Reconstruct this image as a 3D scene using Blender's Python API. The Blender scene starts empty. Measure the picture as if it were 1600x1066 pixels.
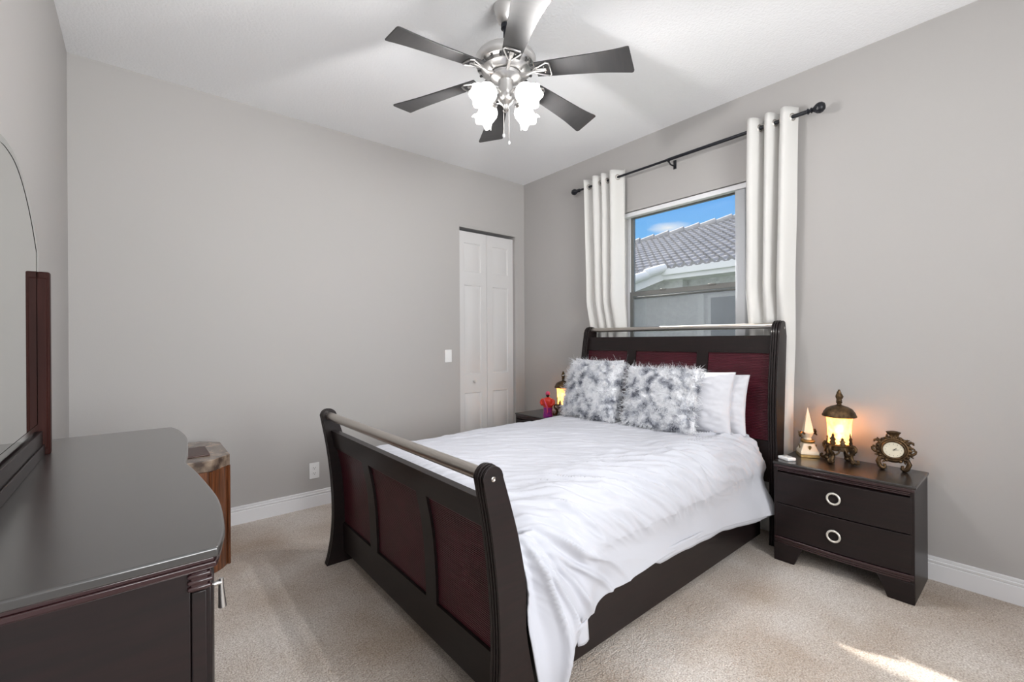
import bpy, math, random
import numpy as np
from mathutils import Vector, Matrix, noise
rnd = random.Random(7)
PI = math.pi
C = bpy.context.scene.collection
SC = bpy.context.scene

# ------------------------------------------------------------------ camera
CAM_Z = 1.3134
yaw, pitch, roll = math.radians(50.07), math.radians(-0.0663), math.radians(-0.3085)
F0 = Vector((math.cos(yaw), math.sin(yaw), 0)); R0 = Vector((math.sin(yaw), -math.cos(yaw), 0)); U0 = Vector((0, 0, 1))
Fv = F0*math.cos(pitch) + U0*math.sin(pitch); U1 = -F0*math.sin(pitch) + U0*math.cos(pitch)
Rv = R0*math.cos(roll) + U1*math.sin(roll); Uv = -R0*math.sin(roll) + U1*math.cos(roll)
cd = bpy.data.cameras.new('camera'); cam = bpy.data.objects.new('camera', cd); C.objects.link(cam)
cam.matrix_world = Matrix(((Rv.x, Uv.x, -Fv.x, 0), (Rv.y, Uv.y, -Fv.y, 0), (Rv.z, Uv.z, -Fv.z, CAM_Z), (0, 0, 0, 1)))
cd.sensor_width = 36; cd.lens = 698.19/1600*36; cd.clip_start = .02; cd.clip_end = 200
SC.camera = cam

# ------------------------------------------------------------------ view, sky, sun, area light
SC.view_settings.view_transform = 'Standard'; SC.view_settings.look = 'None'
SC.view_settings.gamma = 1; SC.view_settings.use_curve_mapping = False
SC.view_settings.exposure = 0.2

w = bpy.data.worlds.new('sky'); SC.world = w; w.use_nodes = True
nt = w.node_tree; nt.nodes.clear(); N = nt.nodes.new; L = nt.links.new
wo = N('ShaderNodeOutputWorld'); bg = N('ShaderNodeBackground'); L(bg.outputs[0], wo.inputs[0]); bg.inputs[1].default_value = .88
tc = N('ShaderNodeTexCoord'); sep = N('ShaderNodeSeparateXYZ'); L(tc.outputs['Generated'], sep.inputs[0])
cr = N('ShaderNodeValToRGB'); L(sep.outputs[2], cr.inputs[0])
cr.color_ramp.elements[0].position = .0; cr.color_ramp.elements[0].color = (.45, .68, 1, 1)
cr.color_ramp.elements[1].position = .55; cr.color_ramp.elements[1].color = (.06, .22, .78, 1)
e = cr.color_ramp.elements.new(.22); e.color = (.22, .55, 1.0, 1)
e = cr.color_ramp.elements.new(.33); e.color = (.15, .42, .96, 1)
nz = N('ShaderNodeTexNoise'); nz.inputs['Scale'].default_value = 7; nz.inputs['Detail'].default_value = 8; nz.inputs['Roughness'].default_value = .6
mp = N('ShaderNodeMapping'); mp.inputs['Scale'].default_value = (1, 1, 3.2); L(tc.outputs['Generated'], mp.inputs[0]); L(mp.outputs[0], nz.inputs['Vector'])
# one soft bank of cloud low over the neighbour's roof
vd = N('ShaderNodeVectorMath'); vd.operation = 'DISTANCE'; L(mp.outputs[0], vd.inputs[0])
cdir = Vector((.8366, .4975, .2300)).normalized(); vd.inputs[1].default_value = (cdir.x, cdir.y, cdir.z*3.2)
mr = N('ShaderNodeMapRange'); L(vd.outputs['Value'], mr.inputs[0])
mr.inputs[1].default_value = .0; mr.inputs[2].default_value = .075; mr.inputs[3].default_value = .60; mr.inputs[4].default_value = 0
ad = N('ShaderNodeMath'); ad.operation = 'MULTIPLY_ADD'; L(nz.outputs[0], ad.inputs[0]); ad.inputs[1].default_value = .7; L(mr.outputs[0], ad.inputs[2])
cc = N('ShaderNodeMapRange'); L(ad.outputs[0], cc.inputs[0]); cc.inputs[1].default_value = .62; cc.inputs[2].default_value = .95
mx = N('ShaderNodeMix'); mx.data_type = 'RGBA'; L(cc.outputs[0], mx.inputs['Factor']); L(cr.outputs[0], mx.inputs[6]); mx.inputs[7].default_value = (.95, .97, 1, 1)
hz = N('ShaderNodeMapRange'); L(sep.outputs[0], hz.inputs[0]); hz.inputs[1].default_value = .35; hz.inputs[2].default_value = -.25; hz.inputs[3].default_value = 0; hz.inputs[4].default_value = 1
hm = N('ShaderNodeMix'); hm.data_type = 'RGBA'; L(hz.outputs[0], hm.inputs['Factor']); L(mx.outputs[2], hm.inputs[6]); hm.inputs[7].default_value = (1.45, 1.5, 1.62, 1)  # unseen side of the sky whitened and brightened to light the neighbour's house
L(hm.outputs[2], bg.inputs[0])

sd = bpy.data.lights.new('sun', 'SUN'); sun = bpy.data.objects.new('sun', sd); C.objects.link(sun)
SUN_DIR = Vector((-.55, -.85, -1.0))
sun.rotation_euler = SUN_DIR.to_track_quat('-Z', 'Y').to_euler(); sun.location = (8, 9, 10)
sd.energy = 8.5; sd.angle = math.radians(.9); sd.color = (1, .96, .9)

def area(name, loc, direction, sx, sy, power, col=(1, 1, 1)):
    d = bpy.data.lights.new(name, 'AREA'); d.shape = 'RECTANGLE'; d.size = sx; d.size_y = sy; d.energy = power; d.color = col
    o = bpy.data.objects.new(name, d); C.objects.link(o); o.location = loc
    o.rotation_euler = Vector(direction).to_track_quat('-Z', 'Y').to_euler(); return o
# added fill light, shining in through the made-up window behind the camera 
area('rear_fill_light', (1.1, -1.72, 1.6), (-.45, 1, .34), 2.3, 1.7, 152, (1, .985, .965))

# ------------------------------------------------------------------ materials
MATS = {}
def mat(name, col, rough=.5, metal=0, spec=.5, coat=0, bump=None, var=None, emit=None, emits=0, sheen=0, trans=0, coatr=.1, sss=0):
    m = bpy.data.materials.new(name); m.use_nodes = True; t = m.node_tree
    b = t.nodes['Principled BSDF']; col4 = (*col, 1)
    b.inputs['Base Color'].default_value = col4; b.inputs['Roughness'].default_value = rough; b.inputs['Metallic'].default_value = metal
    b.inputs['Specular IOR Level'].default_value = spec; b.inputs['Coat Weight'].default_value = coat; b.inputs['Coat Roughness'].default_value = coatr
    b.inputs['Sheen Weight'].default_value = sheen; b.inputs['Transmission Weight'].default_value = trans
    if emit: b.inputs['Emission Color'].default_value = (*emit, 1); b.inputs['Emission Strength'].default_value = emits
    tcn = t.nodes.new('ShaderNodeTexCoord')
    if var:      # (scale, amount, stretch, second colour)
        sc, amt, st, c2 = var
        mpn = t.nodes.new('ShaderNodeMapping'); mpn.inputs['Scale'].default_value = st; t.links.new(tcn.outputs['Object'], mpn.inputs[0])
        n = t.nodes.new('ShaderNodeTexNoise'); n.inputs['Scale'].default_value = sc; n.inputs['Detail'].default_value = 6; t.links.new(mpn.outputs[0], n.inputs['Vector'])
        r = t.nodes.new('ShaderNodeMapRange'); r.inputs[1].default_value = .35; r.inputs[2].default_value = .65; r.inputs[4].default_value = amt; t.links.new(n.outputs[0], r.inputs[0])
        mm = t.nodes.new('ShaderNodeMix'); mm.data_type = 'RGBA'; mm.inputs[6].default_value = col4; mm.inputs[7].default_value = (*c2, 1)
        t.links.new(r.outputs[0], mm.inputs['Factor']); t.links.new(mm.outputs[2], b.inputs['Base Color'])
    if bump:     # (scale, strength, distance)
        n = t.nodes.new('ShaderNodeTexNoise'); n.inputs['Scale'].default_value = bump[0]; n.inputs['Detail'].default_value = 4; t.links.new(tcn.outputs['Object'], n.inputs['Vector'])
        bp = t.nodes.new('ShaderNodeBump'); bp.inputs['Strength'].default_value = bump[1]; bp.inputs['Distance'].default_value = bump[2]
        t.links.new(n.outputs[0], bp.inputs['Height']); t.links.new(bp.outputs[0], b.inputs['Normal'])
    MATS[name] = m; return m

wall_m = mat('wall_paint', (.435, .418, .41), .6, spec=.3, bump=(160, .12, .002), var=(1.1, .25, (1, 1, 1), (.415, .408, .395)))
ceil_m = mat('ceiling_texture', (.89, .895, .91), .85, spec=.1, bump=(75, .55, .006))
trim_m = mat('white_trim', (.80, .80, .82), .35)
door_m = mat('door_paint', (.63, .62, .62), .4)
dark_m = mat('closet_dark', (.03, .03, .03), .9)
wood_m = mat('espresso_wood', (.011, .008, .008), .42, spec=.2, coat=.16, coatr=.13, var=(6, .6, (1, 1, 12), (.018, .010, .010)))
woodt_m = mat('espresso_top', (.034, .032, .031), .30, coat=1.0, coatr=.24)
gloss_m = mat('nightstand_top_gloss', (.014, .010, .009), .32, coat=.6, coatr=.12)
mould_m = mat('burgundy_moulding', (.026, .009, .010), .28, coat=.4)
burg_m = mat('burgundy_panel', (.085, .012, .022), .36, coat=.2, var=(9, .6, (1, 1, 1), (.045, .008, .012)))
nickel_m = mat('brushed_nickel', (.56, .52, .48), .3, metal=1)
chrome_m = mat('fan_nickel', (.62, .61, .60), .30, metal=1)
blade_m = mat('blade_dark', (.03, .03, .031), .5, var=(5, .5, (8, 1, 1), (.045, .042, .042)))
black_m = mat('black_metal', (.012, .013, .018), .35, metal=.3)
white_m = mat('white_plastic', (.82, .82, .82), .35)
slot_m = mat('slot_dark', (.05, .05, .05), .6)
linen_m = mat('white_linen', (.51, .52, .57), .85, spec=.2, bump=(420, .08, .001), sheen=.15)
pill_m = mat('pillow_cotton', (.60, .605, .65), .85, spec=.2, bump=(9, .25, .02), sheen=.15)
bronze_m = mat('antique_bronze', (.045, .027, .014), .42, metal=.75, bump=(90, .5, .004), var=(38, .8, (1, 1, 1), (.17, .10, .045)))
cream_m = mat('cream_ceramic', (.72, .62, .47), .35, var=(20, .3, (1, 1, 1), (.55, .42, .28)))
gold_m = mat('old_gold', (.30, .19, .07), .4, metal=.7, bump=(80, .4, .003))
face_m = mat('clock_face_cream', (.72, .66, .52), .5)
hand_m = mat('clock_hand_black', (.01, .01, .01), .4)
red_m = mat('red_glaze', (.62, .015, .01), .35, var=(60, .5, (1, 1, 1), (.8, .10, .04)))
purple_m = mat('purple_glaze', (.14, .015, .22), .4, var=(30, .9, (1, 1, 1), (.5, .02, .20)))
pink_m = mat('pink_glaze', (.62, .06, .16), .4)
marble_m = mat('brown_marble', (.36, .27, .20), .22, coat=.3, var=(14, 1, (1, 1, 1), (.07, .045, .035)))
walnut_m = mat('walnut_veneer', (.22, .075, .028), .3, coat=.4, var=(14, .9, (6, 6, .35), (.055, .018, .008)))
mirror_m = mat('mirror_silver', (.78, .80, .77), .01, metal=1)
mirred_m = mat('mirror_bevel', (.72, .76, .73), .12, metal=1)
mahog_m = mat('mahogany_post', (.034, .011, .009), .5, spec=.08, coat=0, var=(7, .8, (10, 10, .5), (.02, .006, .005)))
tile_m = mat('roof_tile', (.38, .37, .37), .8, var=(3.5, .7, (1, 1, 1), (.26, .26, .265)))
stucco_m = mat('stucco', (.74, .75, .76), .9, bump=(14, 1, .05), var=(9, .7, (1, 1, 2), (.55, .56, .58)))
fascia_m = mat('fascia_white', (.80, .81, .82), .6)
nglass_m = mat('neighbour_glass', (.10, .13, .16), .15)
sash_m = mat('sash_grey', (.22, .22, .21), .4, metal=.3)
slat_m = mat('blind_slat', (.80, .81, .83), .45)
grass_m = mat('grass', (.10, .14, .05), .95)
tablet_m = mat('brown_leather', (.06, .022, .016), .35)

def carpet():
    m = bpy.data.materials.new('carpet'); m.use_nodes = True; t = m.node_tree; b = t.nodes['Principled BSDF']
    b.inputs['Roughness'].default_value = 1; b.inputs['Specular IOR Level'].default_value = .05; b.inputs['Sheen Weight'].default_value = .2
    tcn = t.nodes.new('ShaderNodeTexCoord')
    def nn(s, d=3):
        n = t.nodes.new('ShaderNodeTexNoise'); n.inputs['Scale'].default_value = s; n.inputs['Detail'].default_value = d; t.links.new(tcn.outputs['Object'], n.inputs['Vector']); return n
    a, c, g = nn(150, 3), nn(1.7, 5), nn(45, 3)
    def rng(n, lo, hi):
        r = t.nodes.new('ShaderNodeMapRange'); r.inputs[1].default_value = lo; r.inputs[2].default_value = hi; t.links.new(n.outputs[0], r.inputs[0]); return r
    m1 = t.nodes.new('ShaderNodeMix'); m1.data_type = 'RGBA'; m1.inputs[6].default_value = (.40, .335, .285, 1); m1.inputs[7].default_value = (.84, .79, .745, 1); t.links.new(rng(a, .3, .7).outputs[0], m1.inputs['Factor'])
    m2 = t.nodes.new('ShaderNodeMix'); m2.data_type = 'RGBA'; m2.blend_type = 'MULTIPLY'; m2.inputs[7].default_value = (.70, .62, .54, 1); t.links.new(rng(c, .38, .65).outputs[0], m2.inputs['Factor']); t.links.new(m1.outputs[2], m2.inputs[6])
    m3 = t.nodes.new('ShaderNodeMix'); m3.data_type = 'RGBA'; m3.blend_type = 'MULTIPLY'; m3.inputs[7].default_value = (.84, .82, .80, 1); t.links.new(rng(g, .45, .75).outputs[0], m3.inputs['Factor']); t.links.new(m2.outputs[2], m3.inputs[6])
    t.links.new(m3.outputs[2], b.inputs['Base Color'])
    ad = t.nodes.new('ShaderNodeMath'); ad.operation = 'ADD'; t.links.new(a.outputs[0], ad.inputs[0]); t.links.new(g.outputs[0], ad.inputs[1])
    bp = t.nodes.new('ShaderNodeBump'); bp.inputs['Strength'].default_value = .8; bp.inputs['Distance'].default_value = .008; t.links.new(ad.outputs[0], bp.inputs['Height']); t.links.new(bp.outputs[0], b.inputs['Normal'])
    return m
carpet_m = carpet()

def furmat():
    m = bpy.data.materials.new('faux_fur'); m.use_nodes = True; t = m.node_tree; b = t.nodes['Principled BSDF']
    b.inputs['Roughness'].default_value = .7; b.inputs['Specular IOR Level'].default_value = .2
    tcn = t.nodes.new('ShaderNodeTexCoord'); n = t.nodes.new('ShaderNodeTexNoise'); n.inputs['Scale'].default_value = 15; n.inputs['Detail'].default_value = 5; n.inputs['Distortion'].default_value = .3
    t.links.new(tcn.outputs['Object'], n.inputs['Vector'])
    r = t.nodes.new('ShaderNodeValToRGB'); t.links.new(n.outputs[0], r.inputs[0])
    r.color_ramp.elements[0].position = .34; r.color_ramp.elements[0].color = (.15, .16, .20, 1)
    r.color_ramp.elements[1].position = .53; r.color_ramp.elements[1].color = (.93, .94, .97, 1)
    e = r.color_ramp.elements.new(.43); e.color = (.55, .57, .63, 1)
    t.links.new(r.outputs[0], b.inputs['Base Color']); return m
fur_m = furmat()

def mixmat(name, kind, col, fac, rough=.5):
    m = bpy.data.materials.new(name); m.use_nodes = True; t = m.node_tree; t.nodes.clear()
    o = t.nodes.new('ShaderNodeOutputMaterial'); mx = t.nodes.new('ShaderNodeMixShader'); t.links.new(mx.outputs[0], o.inputs[0])
    if kind == 'glass':
        a = t.nodes.new('ShaderNodeBsdfTransparent'); a.inputs[0].default_value = (*col, 1)
        g = t.nodes.new('ShaderNodeBsdfGlossy'); g.inputs['Roughness'].default_value = .02
        mx.inputs[0].default_value = .05
    elif kind == 'screen':
        a = t.nodes.new('ShaderNodeBsdfTransparent'); g = t.nodes.new('ShaderNodeBsdfDiffuse'); g.inputs[0].default_value = (*col, 1); mx.inputs[0].default_value = fac
    else:
        a = t.nodes.new('ShaderNodeBsdfDiffuse'); a.inputs[0].default_value = (*col, 1)
        g = t.nodes.new('ShaderNodeBsdfTranslucent'); g.inputs[0].default_value = (*col, 1); mx.inputs[0].default_value = fac
    t.links.new(a.outputs[0], mx.inputs[1]); t.links.new(g.outputs[0], mx.inputs[2]); return m
glass_m = mixmat('window_glass', 'glass', (.97, .98, .98), 0)
screen_m = mixmat('insect_screen', 'screen', (.42, .44, .47), .42)
curtain_m = mixmat('curtain_cloth', 'cloth', (.82, .81, .79), .22)
slat_m = mixmat('blind_vinyl', 'cloth', (.94, .95, .97), .5)

def glow(name, col, strength, grad=None):
    m = bpy.data.materials.new(name); m.use_nodes = True; t = m.node_tree; b = t.nodes['Principled BSDF']
    b.inputs['Base Color'].default_value = (.7, .65, .55, 1); b.inputs['Roughness'].default_value = .4
    b.inputs['Emission Color'].default_value = (*col, 1); b.inputs['Emission Strength'].default_value = strength
    if grad:   # frosted glass: brightest where the bulb sits behind it
        tcn = t.nodes.new('ShaderNodeTexCoord'); d = t.nodes.new('ShaderNodeVectorMath'); d.operation = 'DISTANCE'; t.links.new(tcn.outputs['Object'], d.inputs[0]); d.inputs[1].default_value = grad
        n = t.nodes.new('ShaderNodeTexNoise'); n.inputs['Scale'].default_value = 60; t.links.new(tcn.outputs['Object'], n.inputs['Vector'])
        q = t.nodes.new('ShaderNodeMath'); q.operation = 'MULTIPLY_ADD'; q.inputs[1].default_value = .03; t.links.new(n.outputs[0], q.inputs[0]); t.links.new(d.outputs['Value'], q.inputs[2])
        r = t.nodes.new('ShaderNodeValToRGB'); t.links.new(q.outputs[0], r.inputs[0]); el = r.color_ramp.elements
        el[0].position = .085; el[0].color = (1.0, .84, .52, 1); el[1].position = .16; el[1].color = (.55, .24, .04, 1)
        k = el.new(.115); k.color = (.95, .60, .22, 1)
        t.links.new(r.outputs[0], b.inputs['Emission Color'])
    return m
tulip_m = glow('tulip_glass', (1, .985, .97), 3.2)
def amber():
    m = bpy.data.materials.new('amber_glass'); m.use_nodes = True; t = m.node_tree; t.nodes.clear()
    o = t.nodes.new('ShaderNodeOutputMaterial'); mx = t.nodes.new('ShaderNodeMixShader'); a = t.nodes.new('ShaderNodeBsdfTranslucent'); g = t.nodes.new('ShaderNodeBsdfPrincipled')
    tcn = t.nodes.new('ShaderNodeTexCoord'); n = t.nodes.new('ShaderNodeTexNoise'); n.inputs['Scale'].default_value = 45; n.inputs['Detail'].default_value = 5; t.links.new(tcn.outputs['Object'], n.inputs['Vector'])
    r = t.nodes.new('ShaderNodeValToRGB'); t.links.new(n.outputs[0], r.inputs[0]); r.color_ramp.elements[0].position = .3; r.color_ramp.elements[1].position = .7
    r.color_ramp.elements[0].color = (.95, .72, .42, 1); r.color_ramp.elements[1].color = (1, .90, .72, 1); t.links.new(r.outputs[0], a.inputs[0]); t.links.new(r.outputs[0], g.inputs['Base Color'])
    g.inputs['Roughness'].default_value = .35; mx.inputs[0].default_value = .2
    rf = t.nodes.new('ShaderNodeBsdfRefraction'); rf.inputs['Roughness'].default_value = .62; rf.inputs['IOR'].default_value = 1.12; t.links.new(r.outputs[0], rf.inputs[0])
    m2 = t.nodes.new('ShaderNodeMixShader'); m2.inputs[0].default_value = .5; t.links.new(a.outputs[0], m2.inputs[1]); t.links.new(rf.outputs[0], m2.inputs[2])
    t.links.new(m2.outputs[0], mx.inputs[1]); t.links.new(g.outputs[0], mx.inputs[2]); t.links.new(mx.outputs[0], o.inputs[0]); return m
amber_m = amber()

# ------------------------------------------------------------------ mesh builder
class MB:
    def __init__(s): s.v = []; s.f = []; s.M = Matrix.Identity(4)
    def add(s, vs, fs):
        o = len(s.v); s.v += [tuple(s.M @ Vector(p)) for p in vs]; s.f += [tuple(i+o for i in f) for f in fs]; return s
    def box(s, x0, x1, y0, y1, z0, z1):
        vs = [(x, y, z) for x in (x0, x1) for y in (y0, y1) for z in (z0, z1)]
        return s.add(vs, [(0, 1, 3, 2), (4, 6, 7, 5), (0, 4, 5, 1), (2, 3, 7, 6), (0, 2, 6, 4), (1, 5, 7, 3)])
    def lathe(s, prof, c=(0, 0, 0), seg=32, sx=1, sy=1, fn=None):
        vs = []; fs = []; n = len(prof)
        for i, (r, z) in enumerate(prof):
            for k in range(seg):
                a = 2*PI*k/seg; rr, zz = fn(r, z, a, i) if fn else (r, z)
                vs.append((c[0]+rr*math.cos(a)*sx, c[1]+rr*math.sin(a)*sy, c[2]+zz))
        for i in range(n-1):
            for k in range(seg): fs.append((i*seg+k, i*seg+(k+1) % seg, (i+1)*seg+(k+1) % seg, (i+1)*seg+k))
        if prof[0][0] > 1e-5 and not getattr(s, 'open', False): fs.append(tuple(range(seg))[::-1])
        if prof[-1][0] > 1e-5 and not getattr(s, 'open', False): fs.append(tuple((n-1)*seg+k for k in range(seg)))
        return s.add(vs, fs)
    def tube(s, pts, rad, seg=10, closed=False):
        pts = [Vector(p) for p in pts]; n = len(pts); vs = []; fs = []
        rr = rad if isinstance(rad, (list, tuple)) else [rad]*n
        ref = None
        for i, p in enumerate(pts):
            if closed: t = pts[(i+1) % n]-pts[i-1]
            else: t = pts[min(i+1, n-1)]-pts[max(i-1, 0)]
            t.normalize()
            if ref is None: ref = t.orthogonal().normalized()
            ref = (ref-t*ref.dot(t)).normalized(); b = t.cross(ref)
            for k in range(seg):
                a = 2*PI*k/seg; vs.append(p+(ref*math.cos(a)+b*math.sin(a))*rr[i])
        m = n if closed else n-1
        for i in range(m):
            j = (i+1) % n
            for k in range(seg): fs.append((i*seg+k, i*seg+(k+1) % seg, j*seg+(k+1) % seg, j*seg+k))
        if not closed: fs.append(tuple(range(seg))[::-1]); fs.append(tuple((n-1)*seg+k for k in range(seg)))
        return s.add(vs, fs)
    def prism(s, poly, axis, a, b):
        n = len(poly); vs = []
        for d in (a, b):
            for (p, q) in poly: vs.append({'x': (d, p, q), 'y': (p, d, q), 'z': (p, q, d)}[axis])
        return s.add(vs, [tuple(range(n)), tuple(range(n, 2*n))[::-1]] + [(i, i+n, (i+1) % n+n, (i+1) % n) for i in range(n)])
    def grid(s, fn, nu, nv, cu=False, cv=False):
        vs = [fn(i/(nu if cu else nu-1), j/(nv if cv else nv-1)) for i in range(nu) for j in range(nv)]; fs = []
        for i in range(nu if cu else nu-1):
            for j in range(nv if cv else nv-1):
                a, b = (i+1) % nu, (j+1) % nv; fs.append((i*nv+j, a*nv+j, a*nv+b, i*nv+b))
        return s.add(vs, fs)
    def ball(s, c, rx, ry=None, rz=None, n=12):
        ry = ry or rx; rz = rz or rx
        prof = [(math.sin(PI*i/n), -math.cos(PI*i/n)) for i in range(n+1)]; prof[0] = (1e-6, -1); prof[-1] = (1e-6, 1)
        M = s.M; s.M = M @ Matrix.Translation(c) @ Matrix.Diagonal((rx, ry, rz, 1)); s.lathe(prof, seg=2*n); s.M = M; return s
    def build(s, name, m, parent=None, bevel=0, smooth=40, loc=None, bseg=2, solid=0, subd=0):
        me = bpy.data.meshes.new(name); me.from_pydata(s.v, [], s.f); me.validate(); 
        import bmesh
        bm = bmesh.new(); bm.from_mesh(me); bmesh.ops.remove_doubles(bm, verts=bm.verts, dist=1e-6)
        bmesh.ops.recalc_face_normals(bm, faces=bm.faces); bm.to_mesh(me); bm.free()
        me.materials.append(m)
        me.polygons.foreach_set('use_smooth', [True]*len(me.polygons))
        try: me.set_sharp_from_angle(angle=math.radians(smooth))
        except Exception: pass
        o = bpy.data.objects.new(name, me); C.objects.link(o)
        if parent: o.parent = parent
        if loc: o.location = loc
        if solid: q = o.modifiers.new('solid', 'SOLIDIFY'); q.thickness = solid; q.offset = 0
        if subd: q = o.modifiers.new('sub', 'SUBSURF'); q.levels = subd; q.render_levels = subd
        if bevel: q = o.modifiers.new('bevel', 'BEVEL'); q.width = bevel; q.segments = bseg; q.limit_method = 'ANGLE'; q.angle_limit = math.radians(40); q.harden_normals = False
        return o

def tag(o, label=None, cat=None, group=None, kind=None):
    if label: o['label'] = label
    if cat: o['category'] = cat
    if group: o['group'] = group
    if kind: o['kind'] = kind
    return o
def thing(name, loc, label=None, cat=None, group=None, rz=0, kind=None):
    o = bpy.data.objects.new(name, None); C.objects.link(o); o.location = loc; o.rotation_euler = (0, 0, rz); o.empty_display_size = .1
    return tag(o, label, cat, group, kind)
def copy_tree(o, parent=None):
    c = o.copy(); C.objects.link(c); c.parent = parent
    for ch in list(o.children): copy_tree(ch, c)
    return c
def interp(pts, t):
    if t <= pts[0][0]: return pts[0][1]
    for (a, b), (c, d) in zip(pts, pts[1:]):
        if t <= c: return b+(d-b)*(t-a)/(c-a)
    return pts[-1][1]
def smooth_curve(pts, n):
    """Catmull-Rom through (t, v) points sampled n times"""
    out = []; t0, t1 = pts[0][0], pts[-1][0]
    for i in range(n):
        t = t0+(t1-t0)*i/(n-1)
        k = max(j for j in range(len(pts)) if pts[j][0] <= t+1e-9); k = min(k, len(pts)-2)
        p = [pts[max(k-1, 0)], pts[k], pts[k+1], pts[min(k+2, len(pts)-1)]]
        h = p[2][0]-p[1][0]; u = (t-p[1][0])/h
        m1 = (p[2][1]-p[0][1])/max(p[2][0]-p[0][0], 1e-6)*h; m2 = (p[3][1]-p[1][1])/max(p[3][0]-p[1][0], 1e-6)*h
        v = (2*u**3-3*u*u+1)*p[1][1]+(u**3-2*u*u+u)*m1+(-2*u**3+3*u*u)*p[2][1]+(u**3-u*u)*m2
        out.append((t, v))
    return out

# ------------------------------------------------------------------ room shell
XB, YA, XC, YN, H = 3.3195, 3.7461, -.3183, -1.25, 3.05
T = .14
def struct(name, mb, m, **k): return tag(mb.build(name, m, **k), kind='structure')
struct('floor', MB().box(XC-T, XB+T, YN-T, YA+T, -.12, 0), carpet_m)
struct('ceiling', MB().box(XC-T, XB+T, YN-T, YA+.8, H, H+.12), ceil_m)
struct('wall_left', MB().box(XC-T, XC, YN-T, YA, 0, H), wall_m)
DX0, DX1, DZ = 2.459, 3.199, 2.475
wb = MB().box(XC-T, DX0, YA, YA+T, 0, H).box(DX1, XB+T, YA, YA+T, 0, H).box(DX0, DX1, YA, YA+T, DZ, H)
struct('wall_back', wb, wall_m)
WY0, WY1, WZ0, WZ1 = 1.325, 2.43, .86, 2.44
wr = MB().box(XB, XB+T, YN-T, WY0, 0, H).box(XB, XB+T, WY1, YA, 0, H).box(XB, XB+T, WY0, WY1, 0, WZ0).box(XB, XB+T, WY0, WY1, WZ1, H)
struct('wall_right', wr, wall_m)
NX0, NX1, NZ0, NZ1 = -.15, 2.1, .7, 2.5
wn = MB().box(XC-T, NX0, YN-T, YN, 0, H).box(NX1, XB+T, YN-T, YN, 0, H).box(NX0, NX1, YN-T, YN, 0, NZ0).box(NX0, NX1, YN-T, YN, NZ1, H)
struct('wall_front', wn, wall_m)
struct('wall_closet', MB().box(DX0-.3, DX1+.3, YA+.75, YA+.8, 0, H).box(DX0-.35, DX0-.3, YA+T, YA+.8, 0, H).box(DX1+.3, DX1+.35, YA+T, YA+.8, 0, H), dark_m)
# baseboards: one stepped profile
BP = [(0, 0), (.016, 0), (.016, .088), (.012, .091), (.0145, .094), (.0145, .106), (.010, .109), (.0115, .112), (.0105, .124), (.004, .1265), (0, .1265)]
struct('baseboard_back', MB().prism([(YA-a, b) for a, b in BP], 'x', XC, DX0), trim_m)
struct('baseboard_right', MB().prism([(XB-a, b) for a, b in BP], 'y', YN, YA), trim_m)
struct('baseboard_left', MB().prism([(XC+a, b) for a, b in BP], 'y', YN, YA-.016), trim_m)

# closet door: two bifold leaves with raised panels
door = thing('door_1', (DX0, YA, 0), kind='structure')
dw = DX1-DX0
jm = MB().box(0, dw, 0, .13, DZ-.022, DZ).box(dw-.012, dw, .0, .13, 0, DZ-.022)
jm.build('door_jamb', wall_m, door, bevel=.002)
def leaf(x0, x1):
    m = MB(); yf = .034; m.box(x0, x1, yf, yf+.03, .012, DZ-.05)
    def frame_panel(a, b, z0, z1):
        # moulded recess and raised field
        for (ins, y0, y1) in ((0, yf-.0001, yf+.0035),):
            pass
        d = .012
        rings = [(0, yf-.0002), (.006, yf+.006), (.016, yf+.006), (.040, yf-.003)]
        vs = []; fs = []
        for (i, yy) in rings: vs += [(a+i, yy-.0, z0+i), (b-i, yy, z0+i), (b-i, yy, z1-i), (a+i, yy, z1-i)]
        for r in range(len(rings)-1):
            for k in range(4): fs.append((r*4+k, r*4+(k+1) % 4, (r+1)*4+(k+1) % 4, (r+1)*4+k))
        q = (len(rings)-1)*4; fs.append((q, q+1, q+2, q+3)); return vs, fs
    # door face with real openings for the panel mouldings
    zs = [(.22, .78), (.97, 1.88), (2.02, 2.31)]
    a, b = x0+.075, x1-.075
    m = MB()
    xs = [x0, a, b, x1]; zz = [.012] + [v for p in zs for v in p] + [DZ-.05]
    for i in range(3):
        for j in range(len(zz)-1):
            if i == 1 and j % 2 == 1: continue
            m.add([(xs[i], yf, zz[j]), (xs[i+1], yf, zz[j]), (xs[i+1], yf, zz[j+1]), (xs[i], yf, zz[j+1])], [(0, 1, 2, 3)])
    for z0, z1 in zs:
        vs, fs = frame_panel(a, b, z0, z1); vs = [(p[0], p[1]+.0002 if i < 4 else p[1], p[2]) for i, p in enumerate(vs)]; m.add(vs, fs)
    z0, z1 = .012, DZ-.05; y1 = yf+.032
    m.add([(x0, yf, z0), (x1, yf, z0), (x1, yf, z1), (x0, yf, z1), (x0, y1, z0), (x1, y1, z0), (x1, y1, z1), (x0, y1, z1)],
          [(4, 7, 6, 5), (0, 4, 5, 1), (3, 2, 6, 7), (0, 3, 7, 4), (1, 5, 6, 2)])
    return m
hw = (dw-.012-.010)/2
leaf(.001, .001+hw).build('door_leaf', door_m, door, smooth=25)
leaf(.004+hw, .004+2*hw).build('door_leaf', door_m, door, smooth=25)
k = MB(); k.M = Matrix.Translation((.187, .034, .90)) @ Matrix.Rotation(PI/2, 4, 'X')
k.lathe([(.004, 0), (.008, .002), (.006, .012), (.013, .018), (.016, .026), (.012, .034), (1e-6, .036)], seg=20); k.build('door_knob', mat('knob_satin', (.66, .64, .62), .35, metal=.25), door)

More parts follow.
